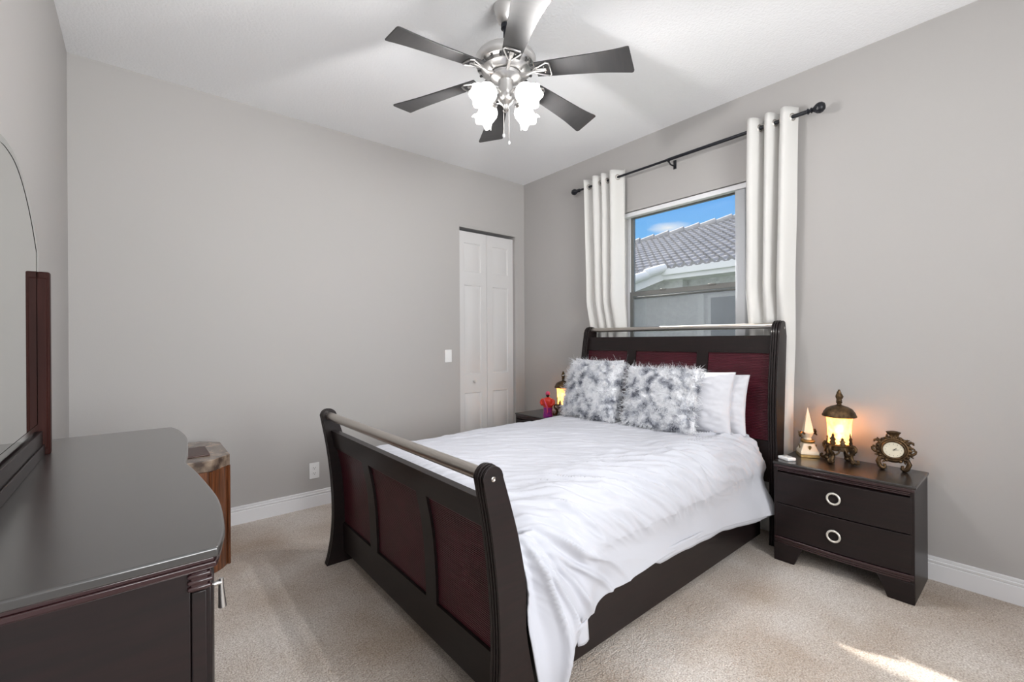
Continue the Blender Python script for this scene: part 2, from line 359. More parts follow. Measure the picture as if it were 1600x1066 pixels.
# ------------------------------------------------------------------ window over the bed
win = thing('window_1', (XB, WY0, WZ0), kind='structure')
ww, wh = WY1-WY0, WZ1-WZ0
def rect_frame(y0, y1, z0, z1, t, x0, x1, tb=None):
    tb = tb or t; return MB().box(x0, x1, y0, y0+t, z0, z1).box(x0, x1, y1-t, y1, z0, z1).box(x0, x1, y0+t, y1-t, z0, z0+tb).box(x0, x1, y0+t, y1-t, z1-tb, z1)
rect_frame(0, ww, 0, wh, .022, .085, .138, .028).build('window_frame', trim_m, win, bevel=.003)
zm = 1.705-WZ0
rect_frame(.022, ww-.022, zm-.02, wh-.028, .030, .105, .128, .012).build('upper_sash', sash_m, win, bevel=.002)
rect_frame(.022, ww-.022, .028, zm+.035, .030, .088, .105, .038).build('lower_sash', sash_m, win, bevel=.002)
MB().box(.078, .088, .3, .36, zm+.03, zm+.042).box(.078, .088, .72, .78, zm+.03, zm+.042).build('sash_lock', sash_m, win, bevel=.002)
MB().box(.113, .117, .052, ww-.052, zm-.01, wh-.04).build('window_pane', glass_m, win)
MB().box(.095, .098, .052, ww-.052, .066, zm-.004).build('window_pane', glass_m, win)
MB().box(.130, .1305, .03, ww-.03, .03, zm).build('insect_screen', screen_m, win)
MB().box(-.025, .085, -.02, ww+.02, -.02, 0).build('window_sill', trim_m, win, bevel=.004)

# made-up window behind the camera, letting the added fill light in
w2 = thing('added_window', (NX0, YN, NZ0), kind='structure')
m = MB(); W2, H2 = NX1-NX0, NZ1-NZ0
m.box(0, .04, -.12, -.07, 0, H2).box(W2-.04, W2, -.12, -.07, 0, H2).box(.04, W2-.04, -.12, -.07, 0, .04).box(.04, W2-.04, -.12, -.07, H2-.04, H2).box(W2/2-.02, W2/2+.02, -.12, -.07, .04, H2-.04)
m.build('window_frame', trim_m, w2, bevel=.003)
MB().box(.04, W2-.04, -.097, -.093, .04, H2-.04).build('window_pane', glass_m, w2)

# unseen roof overhang outside the window, placed to bound the sun strip indoors
struct('unseen_eave', MB().box(XB+T, 4.02, -1.5, YA+.5, H+.22, H+.28).box(4.02, 4.05, -1.5, YA+.5, H+.17, H+.32), fascia_m)

# vertical blind stacked at the right of the window
vb = thing('vertical_blind', (XB+.035, WY0, WZ1-.005), 'white vertical blind drawn back in a narrow stack beside the right-hand curtain', 'blind')
MB().box(-.025, .022, .0, ww, -.038, 0).build('headrail', trim_m, vb, bevel=.003)
sl = None
for i in range(11):
    y = .036+i*.0058
    if sl is None:
        mm = MB(); mm.grid(lambda u, v: (-.040+.080*u, .004*math.sin(u*PI), -.045-1.50*v), 6, 2); mm.box(-.004, .004, -.002, .004, -.048, -.038)
        sl = mm.build('slat', slat_m, vb, solid=.0012); sl.location = (.0, y, 0); sl.rotation_euler = (0, 0, -.62)
    else:
        c = sl.copy(); C.objects.link(c); c.parent = vb; c.location = (0, y, 0); c.rotation_euler = (0, 0, -.62+rnd.uniform(-.05, .05))

# ------------------------------------------------------------------ curtain rod and curtains
RX, RZ = XB-.10, 2.735
rod = thing('curtain_rod', (RX, 1.89, RZ), 'thin black curtain rod with round finials across the top of the window', 'curtain rod')
MB().tube([(0, -.94, 0), (0, .02, 0)], .0125, 14).tube([(0, .0, 0), (0, .95, 0)], .0098, 14).build('rod', black_m, rod)
def finial(sgn, y0, s):
    m = MB(); m.M = Matrix.Translation((0, y0, 0)) @ Matrix.Rotation(-sgn*PI/2, 4, 'X')
    m.lathe([(.0125*s, 0), (.019*s, .002), (.019*s, .007), (.013*s, .010), (.012*s, .018), (.018*s, .021), (.018*s, .025), (.013*s, .028), (.017*s, .036), (.029*s, .05), (.033*s, .066), (.030*s, .082), (.018*s, .094), (1e-6, .098)], seg=20, fn=lambda r, z, a, i: (r*(1+.05*math.cos(a*10)) if 8 < i < 13 else r, z))
    m.build('finial', black_m, rod)
finial(-1, -.935, .95); finial(1, .945, .85)
def bracket(y):
    m = MB(); m.tube([(0, y, -.012), (.03, y, -.03), (.07, y, -.03), (.099, y, -.02)], .006, 8); m.box(.094, .1, y-.012, y+.012, -.05, .02); m.tube([(-.016, y, .004), (-.014, y, -.012), (0, y, -.017), (.014, y, -.012), (.016, y, .004)], .005, 8)
    m.build('bracket', black_m, rod)
bracket(.02); bracket(.66); bracket(-.74)

def curtain(label, y0t, y1t, y0b, y1b, folds, phase, amp, widefold):
    t = thing('curtain', (RX, (y0t+y1t)/2, .02), label, 'curtain', 'white grommet curtains at the bedroom window'); yc = (y0t+y1t)/2
    ZT = 2.80
    def P(u, v):
        z = .02+(ZT-.02)*v; tt = 1-v
        ya = y0b+(y0t-y0b)*min(1, v**1.0); yb = y1b+(y1t-y1b)*v
        # uneven spacing of folds
        uu = u+widefold*math.sin(2*PI*u)*.12
        y = ya+(yb-ya)*uu
        a = 2*PI*folds*u+phase
        am = amp*(1-.25*tt)+.006*math.sin(5*u+3*v)
        x = am*math.sin(a)+.35*am*math.sin(2*a+1.1+2*tt)*tt+.006*noise.noise(Vector((u*7, v*5, phase)))
        y += .018*math.cos(a)*(.5+.7*tt)+.008*noise.noise(Vector((u*5, v*4, 3+phase)))
        x = min(x, .085); 
        if z < 1.5: x = max(min(x, .085), .045-.03*0 if False else -.2)
        # the bedhead and nightstand press the cloth back towards the wall
        push = max(0, min(1, (1.65-z)/.35)); x = x*(1-push*.62)+.052*push
        return (x, y-yc, z-.02)
    fab = MB().grid(P, 150, 60).build('curtain_fabric', curtain_m, t, solid=.003, smooth=180)
    # grommets where the cloth crosses the rod
    prev = None
    vv = (RZ-.02)/(ZT-.02)
    for i in range(600):
        p = Vector(P(i/599, vv))
        if prev is not None and (prev.x < 0) != (p.x < 0):
            d = (p-prev); d.z = 0; d.normalize(); nrm = Vector((-d.y, d.x, 0))
            m = MB(); q = Vector((0, p.y, RZ-.02)); ring = []
            ring = [q+(d*math.cos(a)+Vector((0, 0, 1))*math.sin(a))*.021 for a in [2*PI*j/24 for j in range(24)]]
            m.tube(ring, .0045, 8, closed=True); m.build('grommet', nickel_m, t)
        prev = p
    return t
curtain('white curtain panel on the left of the window, nearer the room corner', 2.345, 2.755, 2.33, 2.70, 3.5, .9, .05, .5)
curtain('white curtain panel on the right of the window, behind the headboard and nightstand', 1.02, 1.292, 1.09, 1.32, 2.5, 2.2, .05, .35)

# ------------------------------------------------------------------ neighbour's house
nb = thing('neighbor_house', (8.4, 5, 0), 'neighbouring grey stucco house with tiled roof seen through the window', 'house')
def W(mb, nx=8.4, ny=5): mb.M = Matrix.Translation((-nx, -ny, 0)); return mb
W(MB()).box(8.45, 13, -2, 12, -.3, 2.52).box(8.25, 8.45, 4.6, 12, 2.2, 2.79).build('house_wall', stucco_m, nb)
PITCH = .45
def roofz(x): return 2.70+PITCH*(x-8)
TP, ROW = .175, .25
def tile_h(y): 
    f = (y/TP) % 1; return .042*math.sin(PI*f/.62) if f < .62 else -.020*math.sin(PI*(f-.62)/.38)
mb = W(MB())
def ytop(x): return None
r0 = -3
for r in range(r0-1, 19):
    xa, xb = 8+r*ROW*.92, 8+(r+1)*ROW*.92+.03
    ymin = 1.0; ymax = 11.5
    if r < 0: ymin = 4.89+(8-xa)*.53
    # upper boundary (hip): x <= 12.3-.30*(y-4.3)
    n = int((ymax-ymin)/TP*8); ys = [ymin+(ymax-ymin)*i/n for i in range(n+1)]
    vs = []; 
    for y in ys:
        lim = 12.05-.302*(y-4.1); x1 = min(xb, lim); x0 = min(xa, lim); h = tile_h(y)
        vs += [(x0+.05, y, roofz(x0)-.03+h*.5), (x0, y, roofz(x0)+.045+h*1.2), (x1, y, roofz(x1)-.005+h*1.2)]
    fs = []
    for i in range(n): fs += [(3*i, 3*i+1, 3*i+4, 3*i+3), (3*i+1, 3*i+2, 3*i+5, 3*i+4)]
    mb.add(vs, fs)
mb.build('tiled_roof', tile_m, nb, smooth=35)
mb = W(MB())
for i in range(22):   # ridge caps
    y = 10.5-i*.38; xl = 12.03-.302*(y-4.1); xl2 = 12.03-.302*(y-.42-4.1)
    mb.tube([(xl, y, roofz(xl)+.02), (xl2, y-.42, roofz(xl2)+.055)], [.10, .12], 10)
mb.build('ridge_cap', tile_m, nb)
mb = W(MB())
for i in range(4):    # rake caps down the short edge
    xa = 8.02-i*.33; xb = xa-.36; f = lambda x: 4.86+(8-x)*.53
    mb.tube([(xa, f(xa), roofz(xa)+.03), (xb, f(xb), roofz(xb)+.06)], [.085, .10], 12)
mb.build('rake_tile', fascia_m, nb)
mb = W(MB()); mb.box(8.02, 8.06, 1, 4.9, 2.50, 2.66).box(7.97, 8.02, 1, 4.9, 2.59, 2.70).box(8.03, 8.2, 1, 4.9, 2.62, 2.745)
f = lambda x: 4.88+(8-x)*.53
mb.add([(8.02, f(8.02), 2.50), (8.02, f(8.02), 2.68), (6.9, f(6.9), roofz(6.9)-.02), (6.9, f(6.9), roofz(6.9)-.2),
        (8.04, f(8.02)+.04, 2.50), (8.04, f(8.02)+.04, 2.68), (6.92, f(6.9)+.04, roofz(6.9)-.02), (6.92, f(6.9)+.04, roofz(6.9)-.2)],
       [(0, 1, 2, 3), (7, 6, 5, 4), (0, 3, 7, 4), (1, 5, 6, 2), (0, 4, 5, 1), (2, 6, 7, 3)])
mb.build('fascia', fascia_m, nb)
W(MB()).box(8.04, 8.46, 1, 4.9, 2.50, 2.53).build('soffit', fascia_m, nb)
nw = W(MB()).box(8.40, 8.45, 3.3, 4.17, 1.0, 1.07).box(8.40, 8.45, 3.3, 4.17, 2.11, 2.17).box(8.40, 8.45, 4.10, 4.17, 1.07, 2.11).box(8.40, 8.45, 3.3, 3.36, 1.07, 2.11).box(8.39, 8.45, 4.25, 4.36, .95, 2.2)
nw = nw.build('window_frame', fascia_m, nb); 
MB().box(-.02, .0, -1.64, -.9, 1.07, 2.11).build('pane', nglass_m, nw)
struct('ground', MB().box(3.5, 30, -20, 30, -.5, -.3), grass_m)

# ------------------------------------------------------------------ wall plates
sw = thing('light_switch', (2.322, YA, 1.165), 'white rocker light switch plate on the wall left of the closet door', 'light switch')
MB().box(-.038, .038, -.006, 0, -.062, .062).build('plate', white_m, sw, bevel=.003)
MB().box(-.017, .017, -.0095, -.006, -.034, .034).build('rocker', white_m, sw, bevel=.0015)
ol = thing('wall_outlet', (1.072, YA, .285), 'white double power outlet low on the wall above the baseboard', 'outlet')
MB().box(-.038, .038, -.006, 0, -.063, .063).build('plate', white_m, ol, bevel=.003)
for dz in (-.021, .021):
    f = MB(); f.prism([(.0165*math.copysign(min(1, abs(math.cos(a))*1.25), math.cos(a)), dz+.0155*math.sin(a)) for a in [2*PI*i/24 for i in range(24)]], 'y', -.0085, -.006)
    f = f.build('socket', white_m, ol)
    s = MB().box(-.008, -.0055, -.0092, -.0085, dz, dz+.009).box(.0055, .008, -.0092, -.0085, dz, dz+.009); s.box(-.0025, .0025, -.0092, -.0085, dz-.009, dz-.004); s.build('slot', slot_m, f)

# ------------------------------------------------------------------ bed
bed = thing('sleigh_bed', (2.0, 1.92, 0), 'dark espresso sleigh bed with ribbed burgundy panels and metal top bars', 'bed')
def B(mb=None): mb = mb or MB(); mb.M = Matrix.Translation((-2.0, -1.92, 0)); return mb
FF = smooth_curve([(0, .838), (.05, .853), (.16, .872), (.30, .880), (.50, .872), (.70, .848), (.88, .815)], 30)
FB_ = smooth_curve([(0, 1.060), (.12, 1.040), (.34, .998), (.50, .996), (.66, .966), (.78, .932), (.875, .902)], 30)
def post_poly(front, back, inset, topc, topr):
    poly = [(x+inset, z) for z, x in front]
    for i in range(9):
        a = PI-PI*(i+.5)/9; poly.append((topc[0]+(topr-inset)*math.cos(a), topc[1]+(topr-inset)*math.sin(a)))
    poly += [(x-inset, z) for z, x in reversed(back)]
    return poly
def footpost(y0, s):       # s=+1: outer face towards -y
    m = B()
    if s > 0: lay = [(0, .010, .003), (.010, .014, .0065), (.014, .022, .002), (.022, .026, .0065), (.026, .034, 0), (.034, .038, .0065), (.038, .052, .001)]
    else: lay = [(0, .014, .001), (.014, .018, .0065), (.018, .026, 0), (.026, .030, .0065), (.030, .038, .002), (.038, .042, .0065), (.042, .052, .003)]
    for a, b, i in lay: m.prism(post_poly(FF, FB_, i, (.8585, .876), .0435), 'y', y0+a, y0+b)
    return m.build('foot_post', wood_m, bed, bevel=.0015, smooth=30)
p1 = footpost(1.12, 1); p2 = footpost(2.695, -1)
d = B(); d.M = d.M @ Matrix.Translation((.857, 1.1195, .876)) @ Matrix.Rotation(PI/2, 4, 'X'); d.lathe([(.0085, 0), (.0085, .002), (.006, .0035), (.003, .003), (1e-6, .002)], seg=18); d.build('bolt_cap', nickel_m, p1).parent = p1
def sweep_rail(pf, z0, z1, y0, y1, th, n, name, m_, par=bed, rib=0):
    """board following the curved profile pf(z)"""
    m = B(); poly = []
    zs = [z0+(z1-z0)*i/(n-1) for i in range(n)]
    fr = []
    for i, z in enumerate(zs):
        fr.append((pf(z)-(rib if (rib and i % 4) else 0), z))
    poly = fr+[(pf(z)+th, z) for z in reversed(zs)]
    m.prism(poly, 'y', y0, y1); return m.build(name, m_, par, smooth=30)
pc = [(0, .955), (.23, .950), (.40, .944), (.55, .930), (.69, .903), (.80, .880)]
pfs = smooth_curve(pc, 200)
def PF(z): return interp(pfs, z)
YI0, YI1 = 1.172, 2.695
sweep_rail(lambda z: PF(z)-.018, .07, .232, YI0, YI1, .035, 6, 'foot_bottom_rail', wood_m)
sweep_rail(lambda z: PF(z)-.018, .688, .792, YI0, YI1, .035, 8, 'foot_top_rail', wood_m)
for a, b in ((1.605, 1.69), (2.195, 2.28)): sweep_rail(lambda z: PF(z)-.018, .232, .688, a, b, .032, 16, 'foot_stile', wood_m)
for a, b in ((YI0, 1.605), (1.69, 2.195), (2.28, YI1)): sweep_rail(PF, .232, .688, a, b, .014, 229, 'foot_panel', burg_m, rib=.006)
B().tube([(.861, 1.165, .876), (.861, 2.70, .876)], .0225, 24).build('foot_bar', nickel_m, bed)
# headboard
HF = smooth_curve([(0, 3.075), (.12, 3.085), (.35, 3.085), (.6, 3.075), (.93, 3.066), (1.16, 3.090), (1.38, 3.128)], 30)
HB = smooth_curve([(0, 3.225), (.12, 3.21), (.35, 3.19), (.6, 3.19), (.93, 3.215), (1.16, 3.235), (1.37, 3.252)], 30)
def headpost(y0, s):
    m = B(); lay = [(0, .012, .003), (.012, .016, .007), (.016, .026, 0), (.026, .030, .007), (.030, .040, 0), (.040, .044, .007), (.044, .052, .002)]
    for a, b, i in lay: m.prism(post_poly(HF, HB, i, (3.192, 1.372), .063), 'y', y0+a, y0+b)
    return m.build('head_post', wood_m, bed, bevel=.0015, smooth=30)
h1 = headpost(1.085, 1); h2 = headpost(2.662, -1)
d = B(); d.M = d.M @ Matrix.Translation((3.20, 1.0845, 1.385)) @ Matrix.Rotation(PI/2, 4, 'X'); d.lathe([(.0085, 0), (.0085, .002), (.005, .0035), (1e-6, .002)], seg=18); d.build('bolt_cap', nickel_m, h1).parent = h1
hps = smooth_curve([(.2, 3.09), (.6, 3.105), (.9, 3.115), (1.1, 3.130), (1.34, 3.160)], 200)
def PH(z): return interp(hps, z)
HI0, HI1 = 1.137, 2.662
sweep_rail(lambda z: PH(z)-.016, 1.222, 1.338, HI0, HI1, .035, 8, 'head_top_rail', wood_m)
sweep_rail(lambda z: PH(z)-.016, .40, .66, HI0, HI1, .035, 8, 'head_bottom_rail', wood_m)
for a, b in ((1.553, 1.635), (2.158, 2.24)): sweep_rail(lambda z: PH(z)-.016, .66, 1.222, a, b, .032, 16, 'head_stile', wood_m)
for a, b in ((HI0, 1.553), (1.635, 2.158), (2.24, HI1)): sweep_rail(PH, .66, 1.222, a, b, .014, 221, 'head_panel', burg_m, rib=.005)
B().tube([(3.192, 1.13, 1.402), (3.192, 2.67, 1.402)], .019, 24).build('head_bar', nickel_m, bed)
for y in (1.195, 2.635): B().box(.985, 3.10, y, y+.03, .045, .265).build('side_rail', wood_m, bed, bevel=.004)

# mattress
mt = thing('mattress', (2.0, 1.93, .22), 'white sheeted mattress between the bed rails under the duvet', 'mattress')
m = MB(); m.box(-.99, 1.07, -.69, .69, .0, .40); m.build('mattress_body', linen_m, mt, bevel=.05, bseg=5)

# duvet -----------------------------------------------------------
def sstep(a, b, x): t = max(0, min(1, (x-a)/(b-a))); return t*t*(3-2*t)
def nz3(x, y, z=0): return noise.noise(Vector((x, y, z)))
X0, X1 = 1.005, 3.035
def hem(x):
    h = interp([(1.0, .012), (1.12, .02), (1.19, .045), (1.215, .15), (1.25, .215), (1.32, .20), (1.36, .235), (1.5, .262), (1.75, .275), (1.85, .285), (2.2, .270), (2.8, .245), (3.0, .245), (3.05, .22)], x)
    return h+.006*nz3(x*9, 3)
def duvet_pt(u, v):
    x = X0+(X1-X0)*u
    foot = 1-sstep(1.0, 1.55, x)
    zt = .668+.018*nz3(x*1.3, 2.2, 1)+.006
    # v: 0 left hem .. 1 right hem
    yl, yr = 2.655, 1.30
    if v < .12:
        t = v/.12; y, z, ny, nz_ = 2.685, .34+(.60-.34)*t, 1, 0
    elif v < .20:
        a = (v-.12)/.08*PI/2; y, z = 2.605+.08*math.cos(a), .60+(zt-.60)*math.sin(a); ny, nz_ = math.cos(a), math.sin(a)
    elif v < .60:
        t = (v-.20)/.40; y, z = 2.605+(1.325-2.605)*t, zt; ny, nz_ = 0, 1
        z += .020*math.sin(PI*t)
    elif v < .74:
        a = (v-.60)/.14*PI/2; R = .165; y, z = 1.325-(R+.035*foot)*math.sin(a), zt-.19+.19*math.cos(a); ny, nz_ = -math.sin(a), math.cos(a)
    else:
        t = (v-.74)/.26; hz = hem(x); z0 = zt-.19; z = z0+(hz-z0)*t; y = 1.16-.035*foot+.012*math.sin(PI*t)*(1-foot)+.010*t-foot*.02*math.sin(PI*t); ny, nz_ = -1, 0
    d = 0
    yy = y if v < .60 else (1.325-(v-.60)/.14*.28 if v < .74 else 1.045-(zt-.19-z))      # unrolled coordinate
    p_ = x*.60+yy*.80; s_ = x*.80-yy*.60        # across / along the creases
    ridge = lambda a: max(0, 1-abs(a)*3.2)**1.6
    top = sstep(.14, .25, v)*(1-sstep(.66, .8, v))
    d += top*.009*ridge(nz3(p_*11+1.2*nz3(s_*2, p_*3, 2), s_*1.8, 4))*(.3+1.4*abs(nz3(x*1.7, yy*1.7, 9)))
    d += top*.006*ridge(nz3(p_*22, s_*3.5, 14))
    d += .009*nz3(x*3.0, yy*2.2, 7)
    # tight gathered creases over the right-hand edge
    edge = sstep(.48, .60, v)*(1-sstep(.62, .86, v))
    wob = nz3(s_*3, p_*2, 31)*1.2
    d += edge*.026*ridge(nz3(p_*13+wob, s_*2.0, 11))*sstep(1.05, 1.35, x)
    d += edge*.011*ridge(nz3(p_*26+wob, s_*4.0, 12))
    side = sstep(.70, .82, v)
    d += side*(1-.65*sstep(.84, 1, v))*(.012*nz3(p_*3.0, s_*1.3, 15)+.007*ridge(nz3(p_*5, s_*1.0, 17))+.003*nz3(x*9, z*4, 18))
    # foot corner: fan of deep folds radiating from the mattress corner
    rx, rz = x-1.03, (1.34-yy)
    if rx > -.03 and rz > -.1:
        ph = math.atan2(rz, rx+.05); rr = math.hypot(rx, rz)
        env = (1-.5*sstep(.88, 1, v))*sstep(.08, .3, rr)*(1-sstep(.45, .75, rx))*sstep(.62, .70, v)
        w2 = 1.6*nz3(rr*2.2, ph*2, 21)
        d += env*(.030*math.sin(ph*12+w2*2)+.034*ridge(nz3(ph*7+w2, rr*1.2, 23)))*sstep(.5, .8, ph)
    y -= .10*sstep(2.45, 3.03, x)*sstep(.74, 1.0, v)*1.0
    d += .010*math.sin(x*26)*sstep(2.7, 3.0, x)*side
    # puffed fold above the hem step
    d += .040*math.exp(-((x-1.34)/.085)**2-((z-.34)/.10)**2)*side
    d += .030*math.exp(-((x-1.16)/.08)**2-((z-.20)/.16)**2)*side
    # head end lifts under the pillows and the sheet gathers
    y += ny*d; z += nz_*d
    if v > .64:                             # cloth lies against the back edge of the bedpost
        x += (interp(FB_, max(z, 0))+.006-X0)*(1-sstep(0, .09, u))*sstep(.64, .74, v)
    if u < .06 and v > .1 and v < .66:      # tucked end falls behind the footboard
        t = (1-u/.06); z -= .075*t*t
    if v > .9: z += .003*nz3(x*8, 5)
    return (x-2.0, y-1.93, z)
dv = thing('duvet', (2.0, 1.93, 0), 'white cotton duvet draped over the bed and down its near side', 'duvet')
MB().grid(duvet_pt, 300, 300).build('duvet_cover', linen_m, dv, smooth=180, solid=.006)
MB().grid(lambda u, v: (1.72+1.28*u-2.0, 1.172-.078*sstep(2.45, 3.03, 1.72+1.28*u)-1.93+.004*nz3(u*12, v), hem(1.72+1.28*u)+.03-(.055+.006*nz3(u*9, 2))*v*min(1, u*8)), 80, 5).build('under_sheet_edge', linen_m, dv, solid=.003)
tb = MB(); tb.grid(lambda u, v: (1.232+.060*u-2.0+.012*v, 1.112-1.93-.006*math.sin(PI*u)+.004*v, .262-.085*v+.010*(u-.5)**2), 6, 8); tb.build('folded_corner', linen_m, dv, solid=.006)

# pillows ----------------------------------------------------------
def pillow_mesh(wd, ht, th, seed, wr=.006, n=44):
    m = MB()
    def P(sgn):
        def f(u, v):
            a, b = 2*u-1, 2*v-1
            pin = 1-.055*(1-abs(b)**2.2)*abs(a)**3; pin2 = 1-.055*(1-abs(a)**2.2)*abs(b)**3
            t = max(0, (1-abs(a)**3.0))**.62*max(0, (1-abs(b)**3.0))**.62
            rad = wr*t**.4*(nz3(a*3+seed, b*3, sgn)+.7*nz3(a*8, b*8+seed, sgn))
            rad += wr*.8*math.sin(9*math.atan2(b, a)+seed)*(abs(a*b))**.9*t**.5
            return (sgn*(th/2*t+rad), a*wd/2*pin, ht/2+b*ht/2*pin2)
        return f
    m.grid(P(1), n, n); m.grid(P(-1), n, n); return m
def pillow(loc, rz, tilt, wd, ht, th, seed, label):
    t = thing('pillow', loc, label, 'pillow', 'white pillows against the headboard', rz)
    o = pillow_mesh(wd, ht, th, seed, .012, 60).build('pillow_case', pill_m, t, smooth=180); o.rotation_euler = (0, tilt, 0); return t
ZP = .688
pillow((2.87, 1.605, ZP), math.radians(4), math.radians(12), .64, .42, .16, 1, 'white pillow right of the fur cushions, front one of its pair')
pillow((2.98, 1.545, ZP), math.radians(-2), math.radians(8), .64, .40, .13, 2, 'white pillow nearest the right bedpost, half hidden behind another white pillow')
pillow((2.92, 2.435, ZP), math.radians(-3), math.radians(9), .54, .47, .15, 3, 'white pillow whose corner peeks out behind the left fur cushion')

def fur_cushion(loc, rz, tilt, size, high, seed, label):
    t = thing('fur_cushion', loc, label, 'cushion', 'grey and white faux fur cushions', rz)
    core = pillow_mesh(size, high, .16, seed, .004, 30).build('cushion_core', fur_m, t, smooth=180)
    core.rotation_euler = (0, tilt, 0)
    me = core.data; rs = np.random.RandomState(seed)
    fac = [(p.center.copy(), p.normal.copy(), p.area) for p in me.polygons]
    ar = np.array([f[2] for f in fac]); idx = rs.choice(len(fac), 13000, p=ar/ar.sum())
    vs = []; fs = []
    for i in idx:
        c, n, a = fac[i]; s = math.sqrt(a); n = n if n.x*c.x >= 0 else -n
        tan = n.orthogonal().normalized(); bt = n.cross(tan)
        p = c+tan*rs.uniform(-.6, .6)*s+bt*rs.uniform(-.6, .6)*s
        # clumped direction field plus droop
        cl = Vector((nz3(p.y*34, p.z*34, seed), nz3(p.y*34+9, p.z*34, seed), nz3(p.y*34, p.z*34+9, seed)))
        d = (n*(.75+.4*rs.rand())+cl*2.1+Vector((rs.normal(0, .3), rs.normal(0, .3), rs.normal(0, .3)))).normalized()
        Ln = .019+.011*rs.rand(); w_ = .0013+.0012*rs.rand()
        side = d.cross(Vector((rs.normal(), rs.normal(), rs.normal()))).normalized(); s2 = d.cross(side).normalized()
        curl = Vector((rs.normal(0, 1), rs.normal(0, 1), rs.normal(0, 1)))*.7
        b = len(vs)
        for k in range(4):
            q = k/3; cen = p+d*Ln*q+curl*Ln*q*q-Vector((0, 0, .006*q*q)); ww_ = w_*(1-q*.75)
            vs += [tuple(cen+side*ww_), tuple(cen-side*ww_*.5+s2*ww_*.87), tuple(cen-side*ww_*.5-s2*ww_*.87)]
        for k in range(3):
            o = b+3*k
            for j in range(3): fs.append((o+j, o+(j+1) % 3, o+3+(j+1) % 3, o+3+j))
    fm = bpy.data.meshes.new('fur'); fm.from_pydata(vs, [], fs); fm.materials.append(fur_m)
    fm.polygons.foreach_set('use_smooth', [True]*len(fm.polygons))
    fo = bpy.data.objects.new('fur', fm); C.objects.link(fo); fo.parent = t; fo.rotation_euler = (0, tilt, 0); fo['kind'] = 'stuff'
    return t
fur_cushion((2.715, 1.715, ZP+.0), math.radians(7), math.radians(17), .525, .45, 5, 'shaggy grey and white fur cushion, the right one of the two on the bed')
fur_cushion((2.70, 2.315, ZP+.005), math.radians(-4), math.radians(16), .565, .465, 9, 'shaggy grey and white fur cushion, the left one nearer the closet')

# ------------------------------------------------------------------ nightstands
def nightstand(loc, label):
    t = thing('nightstand', loc, label, 'nightstand', 'dark two-drawer nightstands beside the bed')
    # local: front at x=0, back x=.395, y from 0 to .64 (towards the far wall)
    D, Wd, Hh = .385, .632, .585
    m = MB(); m.box(.012, D, .0, .018, 0, Hh-.022).box(.012, D, Wd-.018, Wd, 0, Hh-.022).box(D-.012, D, .018, Wd-.018, .06, Hh-.022).box(.03, D-.012, .018, Wd-.018, .11, .125)
    m.build('carcass', wood_m, t, bevel=.002)
    top = MB().box(.006, D+.004, -.006, Wd+.006, Hh-.016, Hh); top.build('top', gloss_m, t, bevel=.005, bseg=3)
    m = MB()
    for z0, z1, x in ((Hh-.032, Hh-.016, .008), (Hh-.042, Hh-.034, .012), (Hh-.052, Hh-.044, .015)): m.box(x, .03, .0, Wd, z0, z1)
    m.box(.02, .03, .0, Wd, Hh-.056, Hh-.016)
    m.build('top_moulding', mould_m, t, bevel=.003)
    # bowed drawer fronts
    def bow(y): q = (y-Wd/2)/(Wd/2); return .012-.018*(1-q*q)
    def front(z0, z1):
        n = 24; ys = [.012+(Wd-.024)*i/n for i in range(n+1)]
        poly = [(bow(y), y) for y in ys]+[(.035, ys[-1]), (.035, ys[0])]
        return MB().prism(poly, 'z', z0, z1)
    for z0, z1 in ((.345, Hh-.060), (.148, .340)):
        dr = front(z0, z1).build('drawer', wood_m, t, bevel=.002)
        zc = (z0+z1)/2+(.008 if z0 > .3 else -.004); yc = Wd/2+.012
        r = MB(); ring = [(-.016, yc+.029*math.cos(a), zc+.029*math.sin(a)) for a in [2*PI*i/32 for i in range(32)]]
        r.tube(ring, .0055, 10, closed=True); r.ball((-.012, yc, zc+.027), .008, .006, .007, 8); r.build('ring_pull', nickel_ring, dr)
    m = MB()
    for z0, z1, o in ((.130, .144, .004), (.118, .128, 0), (.106, .116, -.003)):
        n = 24; ys = [.002+(Wd-.004)*i/n for i in range(n+1)]
        m.prism([(bow(y)-o, y) for y in ys]+[(.035, ys[-1]), (.035, ys[0])], 'z', z0, z1)
    m.build('base_moulding', mould_m, t, bevel=.002)
    for s in (0, 1):
        y0 = .0 if s == 0 else Wd; sg = 1 if s == 0 else -1
        poly = [(y0, 0), (y0+sg*.105, 0), (y0+sg*.125, .055), (y0+sg*.150, .106), (y0, .106)]
        MB().prism(poly, 'x', .006, .03).build('foot', wood_m, t, bevel=.003)
    return t
nickel_ring = mat('ring_silver', (.80, .77, .70), .32, metal=.6)
SX, SY, SZ = 2.905, .415, .585
nightstand((SX, SY, 0), 'dark two-drawer nightstand right of the bed, holding the clock and lamp')
nightstand((2.905, 2.80, 0), 'dark nightstand in the far corner behind the bed, mostly hidden, under the red figurine')

